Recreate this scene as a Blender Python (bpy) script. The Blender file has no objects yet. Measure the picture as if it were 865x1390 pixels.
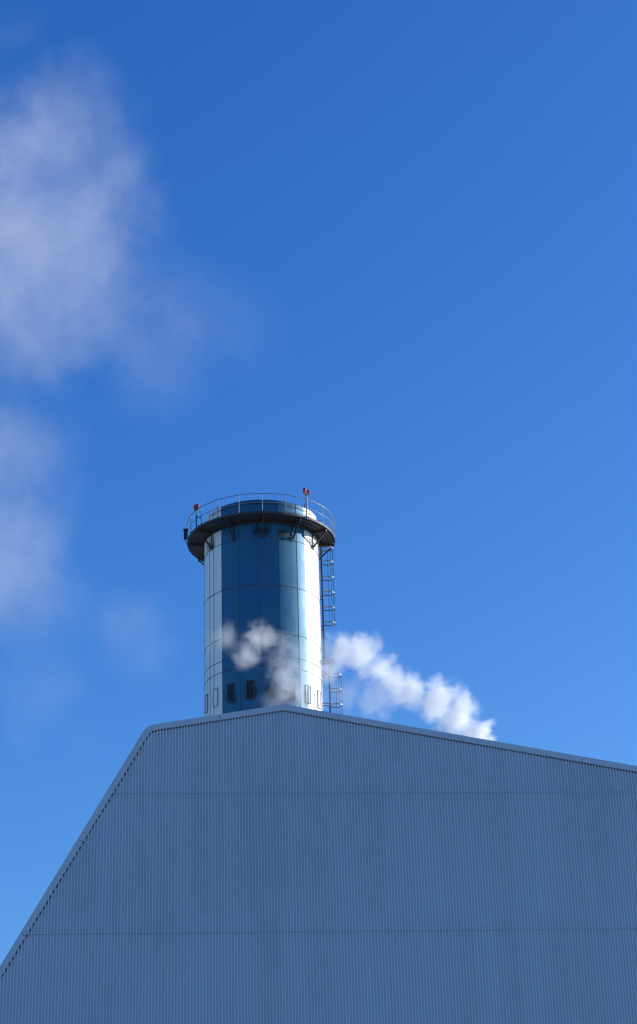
import bpy, bmesh, math, random
from mathutils import Vector, Matrix, Euler
random.seed(7)
S = bpy.context.scene
COL = S.collection
R = math.radians

# ------------------------------------------------------------------ camera
PW, PH = 865.0, 1390.0
FPX = 2600.0                      # focal length in photograph pixels
PITCH, ROLL = R(25.5), R(1.75)
CX, CY = 432.5, 650.0
CAM = Vector((0, 0, 1.6))
_R0 = Vector((1, 0, 0)); _U0 = Vector((0, -math.sin(PITCH), math.cos(PITCH)))
FW = Vector((0, math.cos(PITCH), math.sin(PITCH)))
RT = _R0*math.cos(ROLL) - _U0*math.sin(ROLL)
UP = _U0*math.cos(ROLL) + _R0*math.sin(ROLL)
def ray(px, py):
    return (FW*FPX + RT*(px-CX) - UP*(py-CY)).normalized()
def project(p):
    d = p-CAM; k = FPX/d.dot(FW)
    return CX+d.dot(RT)*k, CY-d.dot(UP)*k
def at_dist(px, py, h):           # point on the ray at horizontal distance h
    d = ray(px, py); return CAM + d*(h/math.hypot(d.x, d.y))
cam = bpy.data.cameras.new("camera"); co = bpy.data.objects.new("camera", cam); COL.objects.link(co)
M = Matrix((RT, UP, -FW)).transposed().to_4x4(); M.translation = CAM
co.matrix_world = M
cam.sensor_fit = 'VERTICAL'; cam.sensor_height = 24; cam.sensor_width = 24
cam.lens = 24*FPX/PH
cam.shift_y = -(PH/2-CY)/PH
cam.clip_start = .1; cam.clip_end = 6000
S.camera = co

# ------------------------------------------------------------------ materials
def lin(c):
    return tuple(((v/255)/12.92 if v/255 <= .04045 else ((v/255+.055)/1.055)**2.4) for v in c)+(1,)
def newmat(name):
    m = bpy.data.materials.new(name); m.use_nodes = True
    nt = m.node_tree; b = nt.nodes['Principled BSDF']
    return m, nt, b
def N(nt, typ, **kw):
    n = nt.nodes.new(typ)
    for k, v in kw.items(): setattr(n, k, v)
    return n
def noise(nt, vec, scale, detail=4, rough=.55, mapscale=None):
    if mapscale:
        mp = N(nt, 'ShaderNodeMapping'); mp.inputs['Scale'].default_value = mapscale
        nt.links.new(vec, mp.inputs[0]); vec = mp.outputs[0]
    n = N(nt, 'ShaderNodeTexNoise'); n.inputs['Scale'].default_value = scale
    n.inputs['Detail'].default_value = detail; n.inputs['Roughness'].default_value = rough
    nt.links.new(vec, n.inputs['Vector']); return n.outputs['Fac']
def mrange(nt, v, a, b, c, d):
    n = N(nt, 'ShaderNodeMapRange'); n.clamp = True
    for i, x in enumerate((a, b, c, d)): n.inputs[i+1].default_value = x
    nt.links.new(v, n.inputs[0]); return n.outputs[0]
def mix(nt, fac, a, b, blend='MIX'):
    n = N(nt, 'ShaderNodeMix', data_type='RGBA', blend_type=blend)
    for s, v in ((n.inputs[0], fac), (n.inputs[6], a), (n.inputs[7], b)):
        if isinstance(v, (tuple, float, int)): s.default_value = v
        else: nt.links.new(v, s)
    return n.outputs[2]
def painted(name, base, dirt, rough=.45, metal=0., spec=.5, dirt_scale=.8, stretch=(1, 1, .15), amt=.6, lo=.5, hi=.75, fine=.06, bump=.0, coat=.0):
    m, nt, b = newmat(name)
    b.inputs['Coat Weight'].default_value = coat; b.inputs['Coat Roughness'].default_value = .42
    co_ = N(nt, 'ShaderNodeTexCoord').outputs['Object']
    a = noise(nt, co_, dirt_scale, 6, .6, stretch)
    f = mrange(nt, a, lo, hi, 0, amt)
    c = mix(nt, f, base, dirt)
    g = noise(nt, co_, 14, 3, .6)
    gv = mrange(nt, g, .3, .7, 1-fine, 1+fine)
    mul = N(nt, 'ShaderNodeVectorMath', operation='SCALE')
    nt.links.new(c, mul.inputs[0]); nt.links.new(gv, mul.inputs['Scale'])
    nt.links.new(mul.outputs[0], b.inputs['Base Color'])
    rr = mrange(nt, a, .3, .7, rough-.08, rough+.15); nt.links.new(rr, b.inputs['Roughness'])
    b.inputs['Metallic'].default_value = metal
    b.inputs['Specular IOR Level'].default_value = spec
    if bump:
        bp = N(nt, 'ShaderNodeBump'); bp.inputs['Strength'].default_value = bump; bp.inputs['Distance'].default_value = .02
        nt.links.new(noise(nt, co_, 1.6, 3), bp.inputs['Height']); nt.links.new(bp.outputs[0], b.inputs['Normal'])
    return m

m_white = painted('chimney_white', (.80, .78, .73, 1), (.42, .39, .35, 1), .42, dirt_scale=1.3, stretch=(1, 1, .12), amt=.55, lo=.5, hi=.8, bump=.25)
m_blue = painted('chimney_blue', (.003, .095, .195, 1), (.020, .155, .225, 1), .50, metal=.45, spec=.8, coat=.15, dirt_scale=1.6, stretch=(1, 1, .3), amt=.6, lo=.42, hi=.72, bump=.25)
m_seam = painted('seam_steel', (.05, .06, .075, 1), (.06, .055, .05, 1), .6)
m_steel = painted('platform_steel', (.030, .032, .036, 1), (.06, .05, .04, 1), .6, dirt_scale=1.5, stretch=(1, 1, 1))
m_galv = painted('galvanised_steel', (.24, .245, .25, 1), (.20, .17, .14, 1), .45, metal=.3, dirt_scale=4, stretch=(1, 1, 1))
m_soot = painted('sooty_inside', (.02, .02, .022, 1), (.03, .028, .025, 1), .8)
m_grille = painted('dirty_grille', (.012, .022, .04, 1), (.03, .04, .06, 1), .7)
m_stain = painted('vent_stain', (.05, .065, .085, 1), (.03, .03, .03, 1), .8)
m_black = painted('black_enclosure', (.018, .018, .02, 1), (.04, .04, .04, 1), .5)
m_trim = painted('verge_flashing_paint', (.39, .485, .565, 1), (.29, .37, .44, 1), .5, dirt_scale=.35, stretch=(1, 1, 1), amt=.5)
m_gap_shade = painted('gap_shade', (.012, .012, .014, 1), (.02, .02, .02, 1), .9)  # near-black colour that paints the shade in the gaps below the flashing
m_lap_shade = painted('lap_shade', (.29, .39, .47, 1), (.20, .29, .37, 1), .6)  # darker cladding tone, paints the shadow line where sheets overlap
m_roof = painted('roof_sheet', (.22, .25, .29, 1), (.15, .17, .2, 1), .6)
m_rail_orange = painted('weathered_post', (.45, .38, .30, 1), (.25, .15, .09, 1), .6, dirt_scale=4, stretch=(1, 1, 1))
def redlamp():
    m, nt, b = newmat('red_glass')
    b.inputs['Base Color'].default_value = (.42, .014, .009, 1); b.inputs['Roughness'].default_value = .15
    b.inputs['Coat Weight'].default_value = .6
    return m
m_red = redlamp()
m_hoop = painted('cage_steel', (.17, .17, .175, 1), (.10, .085, .07, 1), .5, metal=.2, dirt_scale=4, stretch=(1, 1, 1))

# corrugated cladding: tone varies from sheet to sheet, faint dirt runs
def cladding_mat():
    m, nt, b = newmat('grey_blue_cladding')
    co_ = N(nt, 'ShaderNodeTexCoord').outputs['Object']
    sep = N(nt, 'ShaderNodeSeparateXYZ'); nt.links.new(co_, sep.inputs[0])
    def cell(v, k):
        a = N(nt, 'ShaderNodeMath', operation='MULTIPLY'); nt.links.new(v, a.inputs[0]); a.inputs[1].default_value = k
        f = N(nt, 'ShaderNodeMath', operation='FLOOR'); nt.links.new(a.outputs[0], f.inputs[0]); return f.outputs[0]
    cmb = N(nt, 'ShaderNodeCombineXYZ')
    nt.links.new(cell(sep.outputs[0], 1/(PITCHW*7)), cmb.inputs[0]); nt.links.new(cell(sep.outputs[2], 1/6.85), cmb.inputs[1])
    wn = N(nt, 'ShaderNodeTexWhiteNoise', noise_dimensions='2D'); nt.links.new(cmb.outputs[0], wn.inputs['Vector'])
    cmb2 = N(nt, 'ShaderNodeCombineXYZ'); nt.links.new(cell(sep.outputs[0], 1/PITCHW), cmb2.inputs[0])
    wn2 = N(nt, 'ShaderNodeTexWhiteNoise', noise_dimensions='2D'); nt.links.new(cmb2.outputs[0], wn2.inputs['Vector'])
    a = noise(nt, co_, .9, 6, .6, (1, 1, .08))
    big = noise(nt, co_, .06, 2, .5)
    v = N(nt, 'ShaderNodeMath', operation='MULTIPLY'); nt.links.new(mrange(nt, wn.outputs['Value'], 0, 1, .975, 1.025), v.inputs[0]); nt.links.new(mrange(nt, wn2.outputs['Value'], 0, 1, .985, 1.015), v.inputs[1])
    v2 = N(nt, 'ShaderNodeMath', operation='MULTIPLY'); nt.links.new(v.outputs[0], v2.inputs[0]); nt.links.new(mrange(nt, a, .3, .75, 1.03, .95), v2.inputs[1])
    v3 = N(nt, 'ShaderNodeMath', operation='MULTIPLY'); nt.links.new(v2.outputs[0], v3.inputs[0]); nt.links.new(mrange(nt, big, .35, .65, .95, 1.05), v3.inputs[1])
    sc = N(nt, 'ShaderNodeVectorMath', operation='SCALE'); sc.inputs[0].default_value = (.43, .54, .625)
    nt.links.new(v3.outputs[0], sc.inputs['Scale']); nt.links.new(sc.outputs[0], b.inputs['Base Color'])
    b.inputs['Roughness'].default_value = .55; b.inputs['Specular IOR Level'].default_value = .35
    return m
PITCHW = .1365
m_clad = cladding_mat()

# ------------------------------------------------------------------ object helpers
def tag(o, label=None, cat=None, group=None, kind=None):
    if label: o['label'] = label
    if cat: o['category'] = cat
    if group: o['group'] = group
    if kind: o['kind'] = kind
    return o
def empty(name, loc, rz=0):
    o = bpy.data.objects.new(name, None); COL.objects.link(o); o.location = loc; o.rotation_euler = (0, 0, rz); return o
def link(name, bm, mats, parent=None, smooth=False, loc=None):
    bmesh.ops.recalc_face_normals(bm, faces=bm.faces)
    me = bpy.data.meshes.new(name); bm.to_mesh(me); bm.free()
    for m in (mats if isinstance(mats, (list, tuple)) else [mats]): me.materials.append(m)
    if smooth:
        for p in me.polygons: p.use_smooth = True
    o = bpy.data.objects.new(name, me); COL.objects.link(o)
    if parent: o.parent = parent
    if loc: o.location = loc
    return o
def box(bm, c, s, rot=None, mi=0):
    vs = []
    for x in (-.5, .5):
        for y in (-.5, .5):
            for z in (-.5, .5):
                v = Vector((x*s[0], y*s[1], z*s[2]))
                if rot is not None: v = rot @ v
                vs.append(bm.verts.new(v+Vector(c)))
    for f in ((0, 1, 3, 2), (4, 6, 7, 5), (0, 4, 5, 1), (2, 3, 7, 6), (0, 2, 6, 4), (1, 5, 7, 3)):
        bm.faces.new([vs[i] for i in f]).material_index = mi
def frame_of(d):
    d = d.normalized(); a = Vector((0, 0, 1)) if abs(d.z) < .9 else Vector((1, 0, 0))
    x = d.cross(a).normalized(); return x, d.cross(x).normalized()
def tube(bm, pts, r, n=8, closed=False):
    pts = [Vector(p) for p in pts]; rings = []; L = len(pts)
    for i, p in enumerate(pts):
        if closed: d = pts[(i+1) % L]-pts[i-1]
        else: d = pts[min(i+1, L-1)]-pts[max(i-1, 0)]
        x, y = frame_of(d)
        rings.append([bm.verts.new(p+(x*math.cos(a)+y*math.sin(a))*r) for a in [2*math.pi*k/n for k in range(n)]])
    for i in range(L if closed else L-1):
        A, B = rings[i], rings[(i+1) % L]
        # best matching rotation of ring B
        off = min(range(n), key=lambda o: (A[0].co-B[o].co).length)
        for k in range(n):
            bm.faces.new([A[k], A[(k+1) % n], B[(k+1+off) % n], B[(k+off) % n]])
    if not closed:
        bm.faces.new(rings[0]); bm.faces.new(list(reversed(rings[-1])))
def bar(bm, a, b, w, h):           # rectangular bar between two points, h measured along the "up-most" side
    a, b = Vector(a), Vector(b); d = (b-a); L = d.length
    x, y = frame_of(d); rot = Matrix((x, y, d.normalized())).transposed()
    box(bm, (a+b)/2, (w, h, L), rot)
def ring(bm, r0, r1, z0, z1, n=144, mi=0, a0=0, a1=2*math.pi):   # annular slab
    full = abs(a1-a0-2*math.pi) < 1e-6; q = []
    cnt = n if full else n+1
    for i in range(cnt):
        a = a0+(a1-a0)*i/n; c, s_ = math.sin(a), -math.cos(a)
        q.append([bm.verts.new((c*r, s_*r, z)) for r, z in ((r0, z0), (r1, z0), (r1, z1), (r0, z1))])
    for i in range(n):
        A, B = q[i], q[(i+1) % cnt]
        for k in range(4): bm.faces.new([A[k], A[(k+1) % 4], B[(k+1) % 4], B[k]]).material_index = mi
    if not full:
        bm.faces.new(q[0]).material_index = mi; bm.faces.new(q[-1]).material_index = mi

# ------------------------------------------------------------------ ground
bm = bmesh.new(); bmesh.ops.create_grid(bm, x_segments=2, y_segments=2, size=3000)
m_ground = painted('yard_concrete', (.34, .33, .31, 1), (.22, .215, .2, 1), .85, dirt_scale=.05, stretch=(1, 1, 1))
tag(link('ground', bm, m_ground), kind='structure')

# ------------------------------------------------------------------ industrial building
PSI = R(5.5)
ws = Vector((math.cos(PSI), math.sin(PSI), 0)); wn_ = Vector((math.sin(PSI), -math.cos(PSI), 0)); wz = Vector((0, 0, 1))
W0 = at_dist(400, 960, 84.0)
def wall_st(px, py):
    d = ray(px, py); k = (W0-CAM).dot(wn_)/d.dot(wn_); p = CAM+d*k
    return (p-W0).dot(ws), p.z
bldg = empty('power_station_hall', (W0.x, W0.y, 0), PSI)
tag(bldg, 'big grey-blue corrugated steel hall with gabled roof edge and steep left side, in shade', 'industrial building')
# outline, local x = s, z = height.  local -y is outwards
PX = [(22, 1278), (189, 1004), (195.5, 993), (202.5, 987), (213, 984.3), (385, 957.6), (865, 1041.5)]
pts = [wall_st(*p) for p in PX]
sx = (pts[1][0]-pts[0][0])/(pts[1][1]-pts[0][1])
def ext(z): return pts[0][0]-sx*(pts[0][1]-z)
z_eave = pts[0][1]-6.0
rs = (pts[6][1]-pts[5][1])/(pts[6][0]-pts[5][0])
xr = 27.0; zr = pts[5][1]+rs*(xr-pts[5][0])
outl = [(ext(z_eave), 0.0), (ext(z_eave), z_eave)]+pts[1:6]+[(xr, zr), (xr+.9, zr-.9), (xr+.9+(zr-.9-z_eave)*sx, z_eave), (xr+.9+(zr-.9-z_eave)*sx, 0)]
upper = [p for p in outl if p[1] > 0]
def topz(x):
    for (x0, z0), (x1, z1) in zip(upper, upper[1:]):
        if x0 <= x <= x1: return z0+(z1-z0)*(x-x0)/(x1-x0+1e-9)
    return z_eave
laps = [wall_st(400, 1076)[1], wall_st(400, 1264.5)[1]]
dz = laps[0]-laps[1]; laps += [laps[1]-dz, laps[1]-2*dz, laps[1]-3*dz]; laps = [z for z in laps if z > 1]
XL, XR = outl[0][0], outl[-1][0]
# corrugated front sheeting, one real profiled sheet per tier
DP = .06
prof = [(0, 0), (.42, 0), (.54, 1), (.88, 1)]       # share of the pitch, 0 = trough 1 = crest
bounds = [1e3]+laps+[0.]
front = bmesh.new(); n = int((XR-XL)/PITCHW)
bx = sorted(set([XL+.02]+[XL+.02+(i+f)*PITCHW for i in range(n) for f, _ in prof]))
bx = [b for b in bx if b < XR-.02]
extra = [p[0] for p in upper if XL+.02 < p[0] < XR-.02]
def yprof(x):
    u = ((x-XL-.02)/PITCHW) % 1.0; P = prof+[(1.0, 0)]
    if u < .42: h = 0
    elif u < .54: h = (u-.42)/.12
    elif u < .88: h = 1
    else: h = 1-(u-.88)/.12
    return -h*DP
xs = sorted(bx+extra)
for k in range(len(bounds)-1):
    hi, lo = bounds[k], bounds[k+1]
    prev = None
    for x in xs:
        t = min(hi-.0, topz(x)-.04)
        if t <= lo+.001: prev = None; continue
        y = yprof(x)
        a = front.verts.new((x, y-.012, lo-.03 if k < len(bounds)-2 else lo)); b = front.verts.new((x, y, t))
        if prev: front.faces.new([prev[0], a, b, prev[1]])
        prev = (a, b)
link('front_cladding', front, m_clad, bldg)
# lap joints: thin darker strip along the profile, painted as their shadow line
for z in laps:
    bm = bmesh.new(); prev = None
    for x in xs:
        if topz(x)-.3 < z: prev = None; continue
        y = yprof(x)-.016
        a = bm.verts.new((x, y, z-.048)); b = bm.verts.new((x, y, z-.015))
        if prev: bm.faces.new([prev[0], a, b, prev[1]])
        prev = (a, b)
    link('lap_shadow_line', bm, m_lap_shade, bldg)
# verge flashing, segment by segment
TW, TT = .25, .05
def offs(P, w):
    out = []
    for i, p in enumerate(P):
        p = Vector(p); ds = []
        if i > 0: ds.append((p-Vector(P[i-1])).normalized())
        if i < len(P)-1: ds.append((Vector(P[i+1])-p).normalized())
        ns = [Vector((d.y, -d.x)) for d in ds]
        nn = sum(ns, Vector((0, 0))).normalized(); k = 1/max(.5, nn.dot(ns[0]))
        out.append(p+nn*w*k)
    return out
def verge(P, name='verge_flashing'):
    bm = bmesh.new(); I = offs(P, TW)
    yo, yi = -(DP+.004+TT), -(DP+.004)
    O2 = offs(P, -.02)
    q = []
    for o, i_ in zip(O2, I):
        lip = i_+(o-i_).normalized()*.015
        q.append([bm.verts.new(v) for v in ((o.x, yo, o.y), (lip.x, yo-.004, lip.y), (i_.x, yo+.008, i_.y), (i_.x, yi, i_.y), (o.x-(o.x-i_.x)*.2, yi, o.y-(o.y-i_.y)*.2), (o.x-(o.x-i_.x)*.2, .5, o.y-(o.y-i_.y)*.2), (o.x, .5, o.y))])
    for a, b in zip(q, q[1:]):
        for k in range(7): bm.faces.new([a[k], a[(k+1) % 7], b[(k+1) % 7], b[k]])
    bm.faces.new(q[0]); bm.faces.new(q[-1])
    o = link(name, bm, m_trim, bldg)
    return o
def lerp(a, b, t): return (a[0]+(b[0]-a[0])*t, a[1]+(b[1]-a[1])*t)
def pt_at_px(px, i):               # outline point between PX[i] and PX[i+1] at given pixel column
    t = (px-PX[i][0])/(PX[i+1][0]-PX[i][0]); return lerp(pts[i], pts[i+1], t)
g = .012
def cut(a, b):                      # shorten both ends a little: the joints
    a, b = Vector(a), Vector(b); d = (b-a).normalized()*g; return (tuple(a+d), tuple(b-d))
left_low = (ext(z_eave), z_eave)
J1 = pt_at_px(104, 0)
J0 = pt_at_px(28, 0)
verge(list(cut(left_low, J0))); verge(list(cut(J0, J1))); verge(list(cut(J1, pts[1])))
verge([pts[1], pts[2], pts[3], pts[4]])
A = cut(pts[4], pt_at_px(297, 4)); verge(list(A))
a = Vector(pt_at_px(297, 4)); b = Vector(pt_at_px(462, 5)); d1 = (Vector(pts[5])-a).normalized()*g; d2 = (b-Vector(pts[5])).normalized()*g
verge([tuple(a+d1), pts[5], tuple(b-d2)])
js = [462, 627, 790]
for u, v in zip(js, js[1:]): verge(list(cut(pt_at_px(u, 5), pt_at_px(v, 5))))
e0 = pt_at_px(790, 5); verge(list(cut(e0, (xr, zr))))
verge([(xr, zr), (xr+.9, zr-.9), outl[-2]])
# black teeth in each trough: painted shade of the open gaps under the flashing
bm = bmesh.new(); last = None
P = upper; I = offs(P, TW-.02)
for (a, b) in zip(I, I[1:]):
    if b.x <= a.x+1e-6: continue
    sl = (b.y-a.y)/(b.x-a.x)
    i0 = int((a.x-XL)/PITCHW)-1; i1 = int((b.x-XL)/PITCHW)+1
    for i in range(i0, i1):
        xa = XL+.02+(i-.07)*PITCHW; xb = XL+.02+(i+.45)*PITCHW
        xm = (xa+xb)/2
        if not (a.x <= xm < b.x): continue
        h = .075 if abs(sl) < 1 else .12
        za, zb = a.y+sl*(xa-a.x), a.y+sl*(xb-a.x)
        vs = [bm.verts.new(v) for v in ((xa, -.030, za-h), (xb, -.030, zb-h), (xb, -.030, zb+.03), (xa, -.030, za+.03),
                                        (xa, -.005, za-h), (xb, -.005, zb-h), (xb, -.005, zb+.03), (xa, -.005, za+.03))]
        for f in ((0, 1, 2, 3), (4, 7, 6, 5), (0, 4, 5, 1), (1, 5, 6, 2), (2, 6, 7, 3), (3, 7, 4, 0)): bm.faces.new([vs[k] for k in f])
        if last: bm.faces.new([last[2], vs[3], vs[7], last[6]])
        last = vs
link('gap_shade_teeth', bm, m_gap_shade, bldg)
# the body behind the gable: backing, roof and sides
DEPTH = 14.5
def skin(P, th):
    bm = bmesh.new()
    for (x0, z0), (x1, z1) in zip(P, P[1:]):
        d = Vector((x1-x0, z1-z0)).normalized(); nx, nz = d.y*th, -d.x*th
        vs = [bm.verts.new(v) for v in ((x0, .02, z0), (x1, .02, z1), (x1+nx, .02, z1+nz), (x0+nx, .02, z0+nz), (x0, DEPTH, z0), (x1, DEPTH, z1), (x1+nx, DEPTH, z1+nz), (x0+nx, DEPTH, z0+nz))]
        for f in ((0, 1, 2, 3), (4, 7, 6, 5), (0, 4, 5, 1), (1, 5, 6, 2), (2, 6, 7, 3), (3, 7, 4, 0)): bm.faces.new([vs[k] for k in f])
    return bm
link('roof', skin([(x, z-.06) for x, z in upper], .12), m_roof, bldg)
bm = bmesh.new()
bm.free()
for x in (XL+.06, XR-.06):
    bm = bmesh.new(); box(bm, (x, DEPTH/2, z_eave/2-.1), (.10, DEPTH-.1, z_eave-.22)); link('side_wall', bm, m_roof, bldg)
bm = bmesh.new(); vs = [bm.verts.new((x, DEPTH-.05, max(0, z-.2))) for x, z in outl]; bm.faces.new(vs)
ex = bmesh.ops.extrude_face_region(bm, geom=bm.faces[:]); bmesh.ops.translate(bm, vec=(0, -.1, 0), verts=[v for v in ex['geom'] if isinstance(v, bmesh.types.BMVert)])
link('rear_wall', bm, m_roof, bldg)

# ------------------------------------------------------------------ chimney
HC = 110.0
ctr = at_dist(356.6, 850, HC)
CXY = Vector((ctr.x, ctr.y, 0))
toc = Vector((-ctr.x, -ctr.y, 0)).normalized()      # towards the camera
az = math.atan2(toc.x, -toc.y)                       # rotation so that local -Y faces the camera
RC = None
def depth_at(p): return (p-CAM).dot(FW)
RC = 79.9*depth_at(at_dist(357.5, 950, HC))/FPX*1.005
RP = RC*102/78.6                                     # walkway outer radius
def z_front(px, py, r):                              # height of the nearest point of a ring of radius r seen at row py
    p = CXY+toc*r; lo, hi = 0, 140
    for _ in range(60):
        m_ = (lo+hi)/2
        if project(Vector((p.x, p.y, m_)))[1] > py: lo = m_
        else: hi = m_
    return lo
zTOP = z_front(0, 677.8, RC*.985); zDECK = z_front(0, 694.8, RP); zRAIL = z_front(0, 669.5, RP)
zSTRUT = z_front(0, 727.5, RC)
rings_z = [z_front(0, y, RC) for y in (729, 793, 858, 889, 904)]
chim = empty('chimney', CXY, az)
tag(chim, 'tall round chimney with broad white and blue vertical bands and a railed walkway round it', 'chimney')
def pol(deg, r, z):
    a = R(deg); return Vector((math.sin(a)*r, -math.cos(a)*r, z))
SE = [-2.7+20*k for k in range(18)]
def rad(deg, k=.16):                                 # slightly faceted plates
    u = ((deg-SE[0]) % 20)-10
    flat = RC*math.cos(R(10))/math.cos(R(u)); return RC*(1-k)+flat*k
blue_bands = [(-42.5, 48), (137, 228)]
def isblue(d):
    d = (d+180) % 360-180
    return any(a <= d <= b or a <= d+360 <= b for a, b in blue_bands)
angs = sorted(set([round(a, 3) for a in [x*2.0-180 for x in range(180)]+[-42.5, 48, 137, 228-360]+[((s+180) % 360)-180 for s in SE]]))
bm = bmesh.new()
zl = [0, 20, 35, rings_z[4], rings_z[3], rings_z[2], rings_z[1], rings_z[0], zDECK, zTOP-.12, zTOP-.03, zTOP]
rr_ = [0]*9+[0, .02, .07]
cols = [[bm.verts.new(pol(a, rad(a)-rr_[j], z)) for j, z in enumerate(zl)] for a in angs]
inn = [[bm.verts.new(pol(a, RC-.35, z)) for z in (zTOP, zTOP-12)] for a in angs]
L = len(angs)
for i in range(L):
    i2 = (i+1) % L; mid = angs[i]+((angs[i2]-angs[i]) % 360)/2
    mi = 1 if isblue(mid) else 0
    for j in range(len(zl)-1):
        f = bm.faces.new([cols[i][j], cols[i2][j], cols[i2][j+1], cols[i][j+1]]); f.material_index = mi
    bm.faces.new([cols[i][-1], cols[i2][-1], inn[i2][0], inn[i][0]]).material_index = mi
    bm.faces.new([inn[i][0], inn[i2][0], inn[i2][1], inn[i][1]]).material_index = 2
bm.faces.new([c[1] for c in inn]).material_index = 2
shell = link('shell', bm, [m_white, m_blue, m_soot], chim)
for p in shell.data.polygons: p.use_smooth = False
# plate seams: thin cover strips down the shell and ring joints round it
for s in SE+[-55.5, 124]:
    if 120 < s % 360 < 240: continue
    bm = bmesh.new(); r_ = rad(s)+.004
    p0, p1 = pol(s, r_, 30), pol(s, r_, zTOP-.05)
    box(bm, (p0+p1)/2, (.024, .02, p1.z-p0.z), Matrix.Rotation(R(s), 3, 'Z'))
    z = 46.0
    while z < zTOP-.3 and s in SE:                    # fastener plates stitched across the seam
        box(bm, pol(s, r_+.004, z), (.10, .02, .03), Matrix.Rotation(R(s), 3, 'Z')); z += .62
    link('plate_seam', bm, m_seam, chim)
for z in rings_z:
    bm = bmesh.new(); q = []
    for a in angs: q.append([bm.verts.new(pol(a, rad(a)+dr, z+dz_)) for dr, dz_ in ((-.02, -.016), (.018, -.016), (.018, .016), (-.02, .016))])
    for i in range(L):
        A, B = q[i], q[(i+1) % L]
        for k in range(4): bm.faces.new([A[k], A[(k+1) % 4], B[(k+1) % 4], B[k]])
    link('ring_joint', bm, m_seam, chim)
# vents low on the shell, with the dark runs under them
for k in range(18):
    a = -12.7+20*k
    if not (-80 < a < 80 or 280 < a < 440): continue
    da = (a+180) % 360-180
    zt, zb = z_front(0, 923.0, RC), z_front(0, 947.0, RC)
    dark = isblue(a)
    v = bmesh.new(); rot = Matrix.Rotation(R(da), 3, 'Z'); r0 = rad(da)
    w = .44; h = zt-zb
    fw = .045 if dark and da < 0 else .026
    c = pol(da, r0+.02, (zt+zb)/2)
    tx = rot @ Vector((1, 0, 0))
    for sgn in (-1, 1): box(v, c+tx*sgn*w/2, (fw, .07, h), rot)
    box(v, c+Vector((0, 0, h/2)), (w+fw, .08, fw), rot); box(v, c-Vector((0, 0, h/2)), (w+fw, .08, fw), rot)
    if dark: box(v, c, (.03, .075, h-fw), rot)
    vent = link('vent', v, m_seam if dark else m_galv, chim)
    p = bmesh.new(); box(p, pol(da, r0+.008, (zt+zb)/2), (w-fw-.004, .03, h-fw-.004), rot)
    pl = link('vent_panel', p, m_grille if dark and da < 0 else m_white if not dark else m_blue, vent)
# soot patch below some vents is part of the paint: irregular stains as a shaped thin skin
def stain_mat():
    m, nt, b = newmat('soot_stain'); co_ = N(nt, 'ShaderNodeTexCoord').outputs['Object']
    uvn = N(nt, 'ShaderNodeUVMap')
    sep = N(nt, 'ShaderNodeSeparateXYZ'); nt.links.new(uvn.outputs[0], sep.inputs[0])
    def m2(op, a, b_=None):
        n_ = N(nt, 'ShaderNodeMath', operation=op)
        for i, v in enumerate((a, b_)):
            if v is None: continue
            if isinstance(v, (int, float)): n_.inputs[i].default_value = v
            else: nt.links.new(v, n_.inputs[i])
        return n_.outputs[0]
    dx = m2('ABSOLUTE', m2('SUBTRACT', sep.outputs[0], .5)); dy = m2('ABSOLUTE', m2('SUBTRACT', sep.outputs[1], .55))
    d = m2('SQRT', m2('ADD', m2('MULTIPLY', dx, dx), m2('MULTIPLY', dy, dy)))
    base = m2('SUBTRACT', 1, m2('MULTIPLY', d, 2.0))
    nz = noise(nt, co_, 2.2, 5, .65, (1, 1, .45))
    f = m2('ADD', base, m2('MULTIPLY', m2('SUBTRACT', nz, .5), 2.2))
    al = mrange(nt, f, .22, 1.0, 0, .75)
    tr = N(nt, 'ShaderNodeBsdfTransparent'); mx = N(nt, 'ShaderNodeMixShader')
    nt.links.new(al, mx.inputs[0]); nt.links.new(tr.outputs[0], mx.inputs[1]); nt.links.new(b.outputs[0], mx.inputs[2])
    b.inputs['Base Color'].default_value = (.018, .022, .026, 1); b.inputs['Roughness'].default_value = .8
    nt.links.new(mx.outputs[0], nt.nodes['Material Output'].inputs[0]); return m
m_sst = stain_mat()
def stain(name, a0, a1, z0, z1):
    bm = bmesh.new(); uv = bm.loops.layers.uv.new('UVMap'); nA, nZ = 16, 6; G = []
    for i in range(nA+1):
        a = a0+(a1-a0)*i/nA; G.append([bm.verts.new(pol(a, max(rad(a), RC*.99)+.028, z0+(z1-z0)*j/nZ)) for j in range(nZ+1)])
    for i in range(nA):
        for j in range(nZ):
            f = bm.faces.new([G[i][j], G[i+1][j], G[i+1][j+1], G[i][j+1]])
            for lp, (u, v) in zip(f.loops, ((i, j), (i+1, j), (i+1, j+1), (i, j+1))): lp[uv].uv = (u/nA, v/nZ)
    return link(name, bm, m_sst, chim)
for a, w, yt, yb in ((-33, 17, 930, 962), (-12.7, 20, 925, 958), (8, 18, 928, 958), (26, 20, 920, 964), (45, 12, 925, 958)):
    stain('soot_stain', a-w/2, a+w/2, z_front(0, yb, RC), z_front(0, yt, RC))
stain('soot_stain', 12, 34, z_front(0, 735, RC), z_front(0, 713, RC))
stain('soot_stain', -78, -50, z_front(0, 738, RC), z_front(0, 712, RC))
stain('soot_stain', -12, 14, z_front(0, 733, RC), z_front(0, 711, RC))
stain('soot_stain', 48, 74, z_front(0, 730, RC), z_front(0, 712, RC))

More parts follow.
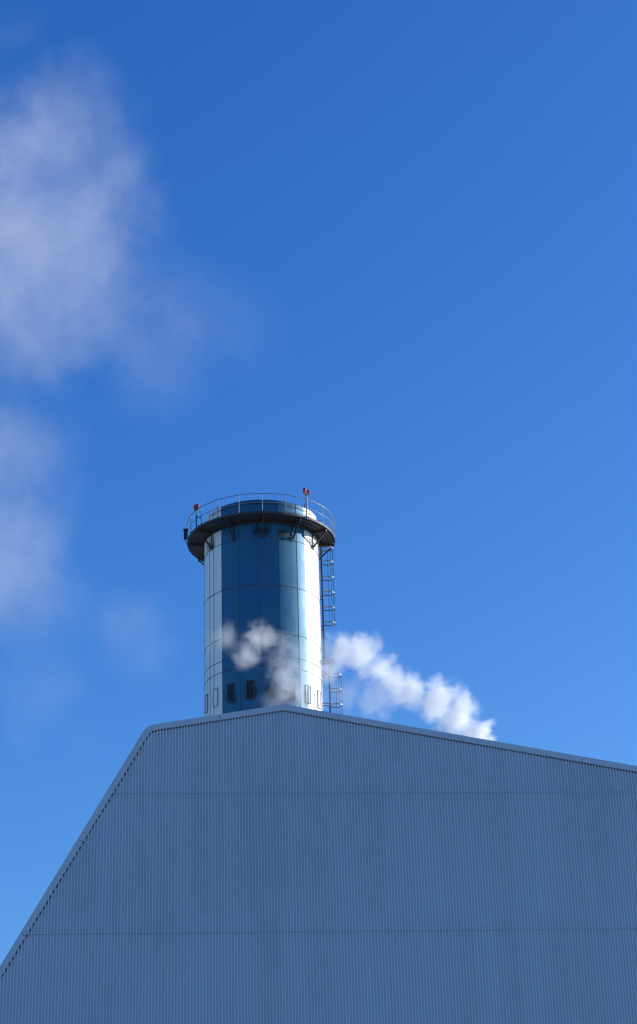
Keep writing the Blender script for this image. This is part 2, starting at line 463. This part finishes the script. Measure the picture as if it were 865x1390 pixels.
# ---- walkway
deck = bmesh.new()
for k in range(20):                                  # deck plates, with the ladder opening on the right
    if k in (6, 7): continue
    a0, a1 = R(2+18*k-9+.15), R(2+18*k+9-.15) if k != 5 else R(96)
    ring(deck, RC+.03, RP-.16, zDECK-.10, zDECK, 10, 0, a0, a1)
walk = link('walkway', deck, m_steel, chim)
bm = bmesh.new(); ring(bm, RP-.06, RP, zDECK-.085, zDECK+.05, 120, 0, R(137-360), R(96))
for k in range(100):
    a = 3.6*k
    if 93 < a < 137: continue
    p = pol(a, RP-.12, zDECK-.05); box(bm, p, (.14, .12, .06), Matrix.Rotation(R(a), 3, 'Z'))
link('kerb_ring', bm, m_steel, walk)
bm = bmesh.new(); ring(bm, RC+.012, RC+.10, zDECK-.26, zDECK-.105); link('collar', bm, m_steel, walk)
bm = bmesh.new(); rm = (RC+RP)/2; ring(bm, rm-.02, rm+.02, zDECK-.15, zDECK-.105); link('ring_beam', bm, m_steel, walk)
for k in range(12):
    a = 2+30*k
    if a == 122: continue
    bm = bmesh.new()
    p0, p1 = pol(a, RC+.02, zDECK-.19), pol(a, RP-.08, zDECK-.19)
    bar(bm, p0, p1, .10, .14)
    bar(bm, pol(a, RC+.05, zSTRUT), pol(a, RP-.14, zDECK-.27), .085, .085)
    box(bm, pol(a, RC+.025, zSTRUT), (.26, .05, .26), Matrix.Rotation(R(a), 3, 'Z'))
    box(bm, pol(a, RC+.02, (zSTRUT+zDECK)/2), (.07, .05, zDECK-zSTRUT-.4), Matrix.Rotation(R(a), 3, 'Z'))
    link('bracket', bm, m_steel, walk)
# ---- railing
def circ(r, z, n=120): return [pol(360*k/n, r, z) for k in range(n)]
rl = bmesh.new(); tube(rl, circ(RP-.03, zRAIL), .023, 8, True)
rail = link('railing', rl, m_galv, chim, True)
bm = bmesh.new(); tube(bm, circ(RP-.03, (zRAIL+zDECK)/2+.03), .017, 8, True); link('mid_rail', bm, m_galv, rail, True)
for k in range(20):
    a = 1.3+18*k; bm = bmesh.new(); tube(bm, [pol(a, RP-.03, zDECK-.05), pol(a, RP-.03, zRAIL-.01)], .022, 8)
    box(bm, pol(a, RP-.03, zDECK+.12), (.10, .09, .02), Matrix.Rotation(R(a), 3, 'Z'))
    link('post', bm, m_galv, rail)
# ---- conduit running round the front of the top rim
bm = bmesh.new(); tube(bm, [pol(a, RC+.06, zTOP-.30+(.04*math.sin(a))) for a in range(-60, 80, 4)], .018, 6); link('cable', bm, m_steel, chim)

# ---- caged ladder
def px_on_edge(py, r, deg): # height for a point at angle deg
    p = CXY+Matrix.Rotation(az, 3, 'Z') @ pol(deg, r, 0); lo, hi = 0, 140
    for _ in range(50):
        m_ = (lo+hi)/2
        if project(Vector((p.x, p.y, m_)))[1] > py: lo = m_
        else: hi = m_
    return lo
def ladder(name, deg, r_in, y_top, y_bot, hoops, stile_bot, cage_r=.36):
    rot = Matrix.Rotation(R(deg), 3, 'Z'); tx = rot @ Vector((1, 0, 0)); rx = rot @ Vector((0, -1, 0))
    H = lambda y: px_on_edge(y, r_in+.5, deg)
    zt, zb, zc = H(y_top), H(stile_bot), H(y_bot)
    bm = bmesh.new(); base = rx*r_in
    for s in (-.24, .24): bar(bm, base+tx*s+Vector((0, 0, zb)), base+tx*s+Vector((0, 0, zt)), .03, .075)
    z = zb+.1
    while z < zt-.05: tube(bm, [base-tx*.24+Vector((0, 0, z)), base+tx*.24+Vector((0, 0, z))], .013, 6); z += .3
    z = zb+.5
    while z < zt-.1:
        for s in (-.24, .24): bar(bm, rx*(RC-.05)+tx*s+Vector((0, 0, z)), base+tx*s+Vector((0, 0, z)), .03, .05)
        z += 2.0
    lad = link(name, bm, m_steel, chim)
    for y in hoops:
        z = H(y); b = bmesh.new()
        arc = [base+tx*(-.24)+Vector((0, 0, z))]+[base+rx*(cage_r+.02-cage_r*math.cos(t)*1.05)+tx*(-math.sin(t)*0) for t in ()]
        pts_ = [base-tx*.24]+[base+rx*(.40+cage_r*math.sin(R(t)))+tx*(cage_r*-math.cos(R(t))) for t in range(-30, 211, 16)]+[base+tx*.24]
        prev = None
        for q in pts_:
            rad_ = (q-base-rx*.40); rad_ = (rad_.normalized() if rad_.length > 1e-4 else rx)*.006
            cur = [b.verts.new(q+s_*rad_+Vector((0, 0, z+dz_))) for s_, dz_ in ((-1, -.035), (1, -.035), (1, .035), (-1, .035))]
            if prev:
                for k in range(4): b.faces.new([prev[k], prev[(k+1) % 4], cur[(k+1) % 4], cur[k]])
            else: b.faces.new(cur)
            prev = cur
        b.faces.new(prev)
        link('cage_hoop', b, m_hoop, lad)
    b = bmesh.new()
    for t in (0, 30, 60, 90, 120, 150, 180):
        q = base+rx*(.40+(cage_r-.014)*math.sin(R(t)))+tx*((cage_r-.014)*-math.cos(R(t)))
        bar(b, q+Vector((0, 0, zc-.03)), q+Vector((0, 0, H(hoops[0])+.03)), .035, .012)
    link('cage_strap', b, m_steel, lad)
    return lad
ladder('caged_ladder', 91, RC+.16, 738, 848, [745, 764, 785, 805.5, 826, 846.5], 905)
ladder('caged_ladder', 86, RC+.42, 905, 1010, [917, 937, 957.5, 978, 998], 1010)
# rest landing between the two ladders
zl_ = px_on_edge(899, RC+.6, 86)
bm = bmesh.new()
for a in (80, 85, 90): bar(bm, pol(a, RC-.02, zl_), pol(a, RC+.72, zl_), .04, .07)
for r_ in (.12, .42, .72): tube(bm, [pol(a, RC+r_, zl_+.05) for a in (79, 82, 85, 88, 91)], .022, 6)
for a in (81, 89): tube(bm, [pol(a, RC-.02, zl_-.95), pol(a, RC+.30, zl_-.75), pol(a, RC+.60, zl_-.35), pol(a, RC+.72, zl_-.02), pol(a, RC+.92, zl_+.16)], .032, 6)
link('rest_landing', bm, m_steel, chim)

# ------------------------------------------------------------------ obstruction lights on the walkway
def warn_light(deg, height, postmat, label, r=RP-.10):
    p = CXY+Matrix.Rotation(az, 3, 'Z') @ pol(deg, r, zDECK)
    t = empty('warning_light', p, az+R(deg)); tag(t, label, 'warning light', 'red aviation warning lights on posts')
    bm = bmesh.new(); tube(bm, [(0, 0, 0), (0, 0, height-.30)], .038, 8); box(bm, (0, 0, .012), (.22, .22, .02))
    link('post', bm, postmat, t)
    bm = bmesh.new(); box(bm, (0, 0, height-.27), (.42, .10, .06)); box(bm, (0, 0, height-.345), (.14, .12, .10)); link('crossbar', bm, m_black, t)
    bm = bmesh.new(); tube(bm, [(0, 0, height*.50), (.02, .16, height*.52), (.05, .26, height*.52), (.06, .30, height*.44), (.06, .30, height*.40)], .03, 6); link('cable_arm', bm, m_black, t)
    bm = bmesh.new(); tube(bm, [(0, 0, .30), (.04, .20, .30), (.08, .36, .18)], .024, 6); link('brace', bm, m_black, t)
    for s, dz_ in ((-.15, .06), (.15, 0)):
        b = bmesh.new(); n_ = 14; prf = [(.07, 0), (.105, .02), (.11, .10), (.095, .20), (.05, .27), (.0, .285)]
        rg = []
        for rr, zz in prf[:-1]: rg.append([b.verts.new((s+rr*math.cos(2*math.pi*k/n_), rr*math.sin(2*math.pi*k/n_), height-.24+dz_+zz)) for k in range(n_)])
        for A, B in zip(rg, rg[1:]):
            for k in range(n_): b.faces.new([A[k], A[(k+1) % n_], B[(k+1) % n_], B[k]])
        tp = b.verts.new((s, 0, height-.24+dz_+.285))
        for k in range(n_): b.faces.new([rg[-1][k], rg[-1][(k+1) % n_], tp])
        b.faces.new(rg[0])
        lamp = link('lamp', b, m_red, t, True)
        b = bmesh.new(); tube(b, [(s, 0, height-.25), (s, 0, height-.24+dz_)], .05, 10); link('lamp_socket', b, m_black, lamp)
    return t
warn_light(-61.5, zRAIL-zDECK+.42, m_black, 'twin red lamps on a dark post above the left side of the chimney walkway')
warn_light(37.3, zRAIL-zDECK+.62, m_rail_orange, 'twin red lamps on a pale rusty post above the right side of the chimney walkway', RP+.02)
p = CXY+Matrix.Rotation(az, 3, 'Z') @ pol(-86, RP+.01, zDECK+.35)
jb = empty('junction_box', p, az+R(-86)); tag(jb, 'small black electrical box at the far left edge of the chimney walkway railing', 'junction box')
bm = bmesh.new(); box(bm, (0, -.10, .12), (.34, .20, .55)); bmesh.ops.bevel(bm, geom=bm.edges[:], offset=.02, segments=2, affect='EDGES'); link('enclosure', bm, m_black, jb)
bm = bmesh.new(); box(bm, (0, -.08, .44), (.44, .30, .03)); link('rain_hood', bm, m_black, jb)
bm = bmesh.new(); tube(bm, [(0, -.10, -.15), (0, -.09, -.35), (0, .02, -.55)], .02, 6); link('cable', bm, m_black, jb)

# ------------------------------------------------------------------ steam and cloud: real volumes of uneven density
def vapour(name, blobs, dens, nscale, warp, color, vox, thr=(.22, .75), k=1.0, detail=5, aniso=.1, inflate=1.0, step=.18, mapscale=None, nrough=.64):
    # blobs: (point, radius, strength)
    org = blobs[0][0]
    bm = bmesh.new()
    for p, r, a in blobs:
        bmesh.ops.create_icosphere(bm, subdivisions=3, radius=r*inflate, matrix=Matrix.Translation(p-org))
    me = bpy.data.meshes.new('tmp'); bm.to_mesh(me); bm.free()
    tmp = bpy.data.objects.new('tmp', me); COL.objects.link(tmp)
    md = tmp.modifiers.new('r', 'REMESH'); md.mode = 'VOXEL'; md.voxel_size = vox
    dg = bpy.context.evaluated_depsgraph_get(); dg.update()
    me2 = bpy.data.meshes.new_from_object(tmp.evaluated_get(dg)); me2.name = name
    bpy.data.objects.remove(tmp)
    o = bpy.data.objects.new(name, me2); COL.objects.link(o); o.location = org
    m = bpy.data.materials.new(name); m.use_nodes = True; nt = m.node_tree; nt.nodes.clear()
    m.cycles.volume_step_rate = step; m.cycles.homogeneous_volume = False
    out = N(nt, 'ShaderNodeOutputMaterial'); pv = N(nt, 'ShaderNodeVolumePrincipled')
    nt.links.new(pv.outputs[0], out.inputs['Volume'])
    pv.inputs['Color'].default_value = color; pv.inputs['Anisotropy'].default_value = aniso
    tc = N(nt, 'ShaderNodeTexCoord').outputs['Object']
    wn = N(nt, 'ShaderNodeTexNoise'); wn.inputs['Scale'].default_value = nscale*.6; wn.inputs['Detail'].default_value = 2
    nt.links.new(tc, wn.inputs['Vector'])
    sb = N(nt, 'ShaderNodeVectorMath', operation='SUBTRACT'); nt.links.new(wn.outputs['Color'], sb.inputs[0]); sb.inputs[1].default_value = (.5, .5, .5)
    sc = N(nt, 'ShaderNodeVectorMath', operation='SCALE'); nt.links.new(sb.outputs[0], sc.inputs[0]); sc.inputs['Scale'].default_value = warp
    ad = N(nt, 'ShaderNodeVectorMath', operation='ADD'); nt.links.new(tc, ad.inputs[0]); nt.links.new(sc.outputs[0], ad.inputs[1])
    P_ = ad.outputs[0]; acc = None; amp = None
    for p, r, a in blobs:
        d = N(nt, 'ShaderNodeVectorMath', operation='DISTANCE'); nt.links.new(P_, d.inputs[0]); d.inputs[1].default_value = p-org
        sq = N(nt, 'ShaderNodeMath', operation='DIVIDE'); nt.links.new(d.outputs['Value'], sq.inputs[0]); sq.inputs[1].default_value = r*.97
        s2 = N(nt, 'ShaderNodeMath', operation='POWER'); nt.links.new(sq.outputs[0], s2.inputs[0]); s2.inputs[1].default_value = 1.6
        f = mrange(nt, s2.outputs[0], 0, 1, 1, 0)
        w = N(nt, 'ShaderNodeMath', operation='MULTIPLY'); nt.links.new(f, w.inputs[0]); w.inputs[1].default_value = a
        if acc is None: acc, amp = f, w.outputs[0]
        else:
            x = N(nt, 'ShaderNodeMath', operation='SMOOTH_MAX'); x.inputs[2].default_value = .2
            nt.links.new(acc, x.inputs[0]); nt.links.new(f, x.inputs[1]); acc = x.outputs[0]
            y = N(nt, 'ShaderNodeMath', operation='MAXIMUM'); nt.links.new(amp, y.inputs[0]); nt.links.new(w.outputs[0], y.inputs[1]); amp = y.outputs[0]
    nz = noise(nt, P_, nscale, detail, nrough, mapscale)
    a1 = N(nt, 'ShaderNodeMath', operation='MULTIPLY_ADD'); nt.links.new(nz, a1.inputs[0]); a1.inputs[1].default_value = k*2; a1.inputs[2].default_value = -k
    a2 = N(nt, 'ShaderNodeMath', operation='ADD'); nt.links.new(a1.outputs[0], a2.inputs[0]); nt.links.new(acc, a2.inputs[1])
    sh = mrange(nt, a2.outputs[0], thr[0], thr[1], 0, 1)
    fd = mrange(nt, acc, .02, .2, 0, 1)
    e1 = N(nt, 'ShaderNodeMath', operation='MULTIPLY'); nt.links.new(sh, e1.inputs[0]); nt.links.new(fd, e1.inputs[1])
    e2 = N(nt, 'ShaderNodeMath', operation='MULTIPLY'); nt.links.new(e1.outputs[0], e2.inputs[0]); nt.links.new(amp, e2.inputs[1])
    e3 = N(nt, 'ShaderNodeMath', operation='MULTIPLY'); nt.links.new(e2.outputs[0], e3.inputs[0]); e3.inputs[1].default_value = dens
    nt.links.new(e3.outputs[0], pv.inputs['Density'])
    me2.materials.clear(); me2.materials.append(m)
    return o
def B(px, py, rpx, a, h):
    p = at_dist(px, py, h); return (p, rpx*depth_at(p)/FPX, a)
plume = vapour('steam_plume', [
    B(676, 1030, 26, 1.8, 100.8), B(650, 1000, 38, 1.7, 100.6), B(622, 975, 46, 1.5, 100.4), B(594, 948, 46, 1.25, 100.4), B(564, 942, 38, .9, 100.6),
    B(538, 932, 38, .8, 101), B(512, 908, 42, .8, 101.2), B(488, 884, 42, .9, 101.4), B(460, 884, 38, .9, 101.8),
    B(440, 902, 38, .5, 102), B(508, 955, 42, .22, 101.5), B(470, 940, 40, .2, 101.6), B(412, 905, 50, .28, 102.2), B(393, 922, 44, .55, 102.4), B(418, 945, 42, .22, 102.3), B(380, 952, 36, .2, 102.6),
    B(378, 885, 38, .25, 102.6), B(352, 868, 34, .60, 102.8), B(334, 890, 32, .5, 102.8), B(310, 866, 28, .32, 103), B(290, 872, 26, .18, 103.2)],
    1.7, 1.0, 1.2, (.998, .998, .998, 1), .16, thr=(.34, 1.1), k=1.7, detail=7)
tag(plume, 'white sunlit steam plume rising over the roof edge and blowing left across the chimney', 'steam plume')
H2 = 260
CC = (.98, .93, .89, 1)
KW = dict(thr=(.30, 1.35), k=1.7, detail=7, mapscale=(1, 1, .75), step=.22, nrough=.72)
cl1 = vapour('cloud', [B(60, 190, 150, .9, H2), B(30, 320, 190, 1, H2), B(120, 290, 150, 1, H2), B(40, 430, 170, .9, H2), B(110, 400, 150, .7, H2), B(120, 130, 110, .45, H2), B(0, 200, 130, .8, H2),
    B(230, 430, 150, .3, H2), B(310, 450, 110, .1, H2), B(200, 490, 120, .3, H2), B(20, 40, 60, .2, H2), B(170, 230, 80, .35, H2)],
    .036, .10, 12, CC, 1.1, **KW)
tag(cl1, 'large thin lilac-white cloud of drifting steam in the upper left of the sky', 'cloud')
cl2 = vapour('cloud', [B(10, 620, 140, .8, H2), B(15, 720, 150, .9, H2), B(0, 800, 130, .8, H2), B(70, 820, 110, .3, H2), B(40, 930, 110, .4, H2), B(20, 990, 70, .25, H2), B(110, 1000, 60, .2, H2)],
    .034, .10, 12, CC, 1.1, **KW)
tag(cl2, 'thin hazy cloud at the left edge of the sky, level with the chimney top', 'cloud')
cl3 = vapour('cloud', [B(185, 850, 80, .45, H2), B(205, 880, 65, .45, H2), B(160, 840, 60, .5, H2)], .045, .09, 7, CC, .8, **KW)
tag(cl3, 'small faint wisp of cloud just left of the lower chimney', 'cloud')

# ------------------------------------------------------------------ light
SUN_EL, SUN_ROT = R(17), R(74)
w = bpy.data.worlds.new("World"); S.world = w; w.use_nodes = True; nt = w.node_tree
sky = N(nt, 'ShaderNodeTexSky'); sky.sky_type = 'NISHITA'; sky.sun_disc = False
sky.sun_elevation = SUN_EL; sky.sun_rotation = SUN_ROT; sky.air_density = 1.0; sky.dust_density = 1.0; sky.ozone_density = 3.0; sky.altitude = 0
sp = N(nt, 'ShaderNodeSeparateColor'); nt.links.new(sky.outputs[0], sp.inputs[0]); cb = N(nt, 'ShaderNodeCombineColor')
for i, (k_, e_, c_) in enumerate(((.46, 1.72, 2.6), (.93, 1.22, 6), (2.04, .9, 8))):      # deep, polarised-looking blue
    mn = N(nt, 'ShaderNodeMath', operation='MINIMUM'); nt.links.new(sp.outputs[i], mn.inputs[0]); mn.inputs[1].default_value = c_
    pw = N(nt, 'ShaderNodeMath', operation='POWER'); nt.links.new(mn.outputs[0], pw.inputs[0]); pw.inputs[1].default_value = e_
    ml = N(nt, 'ShaderNodeMath', operation='MULTIPLY'); nt.links.new(pw.outputs[0], ml.inputs[0]); ml.inputs[1].default_value = k_
    nt.links.new(ml.outputs[0], cb.inputs[i])
bg = nt.nodes['Background']; nt.links.new(cb.outputs[0], bg.inputs[0]); bg.inputs[1].default_value = .094
sd = bpy.data.lights.new('sun', 'SUN'); sd.energy = 5.0; sd.angle = R(.5); sd.color = (1, .94, .86)
so = bpy.data.objects.new('sun', sd); COL.objects.link(so)
dsun = Vector((math.sin(SUN_ROT)*math.cos(SUN_EL), math.cos(SUN_ROT)*math.cos(SUN_EL), math.sin(SUN_EL)))
so.rotation_euler = dsun.to_track_quat('Z', 'Y').to_euler(); so.location = (60, 20, 90)

S.view_settings.view_transform = 'Standard'; S.view_settings.look = 'None'; S.view_settings.gamma = 1
S.view_settings.exposure = 0.35
S.cycles.use_denoising = True; S.cycles.filter_width = 1.25; S.cycles.use_adaptive_sampling = True; S.cycles.adaptive_threshold = .015
S.cycles.volume_bounces = 7; S.cycles.volume_step_rate = 1.0; S.cycles.volume_max_steps = 1024
S.cycles.max_bounces = 8; S.cycles.transparent_max_bounces = 16
print('CHIM', RC, RP, zTOP, zDECK, zRAIL, 'bldg', z_eave, XL, XR, laps)
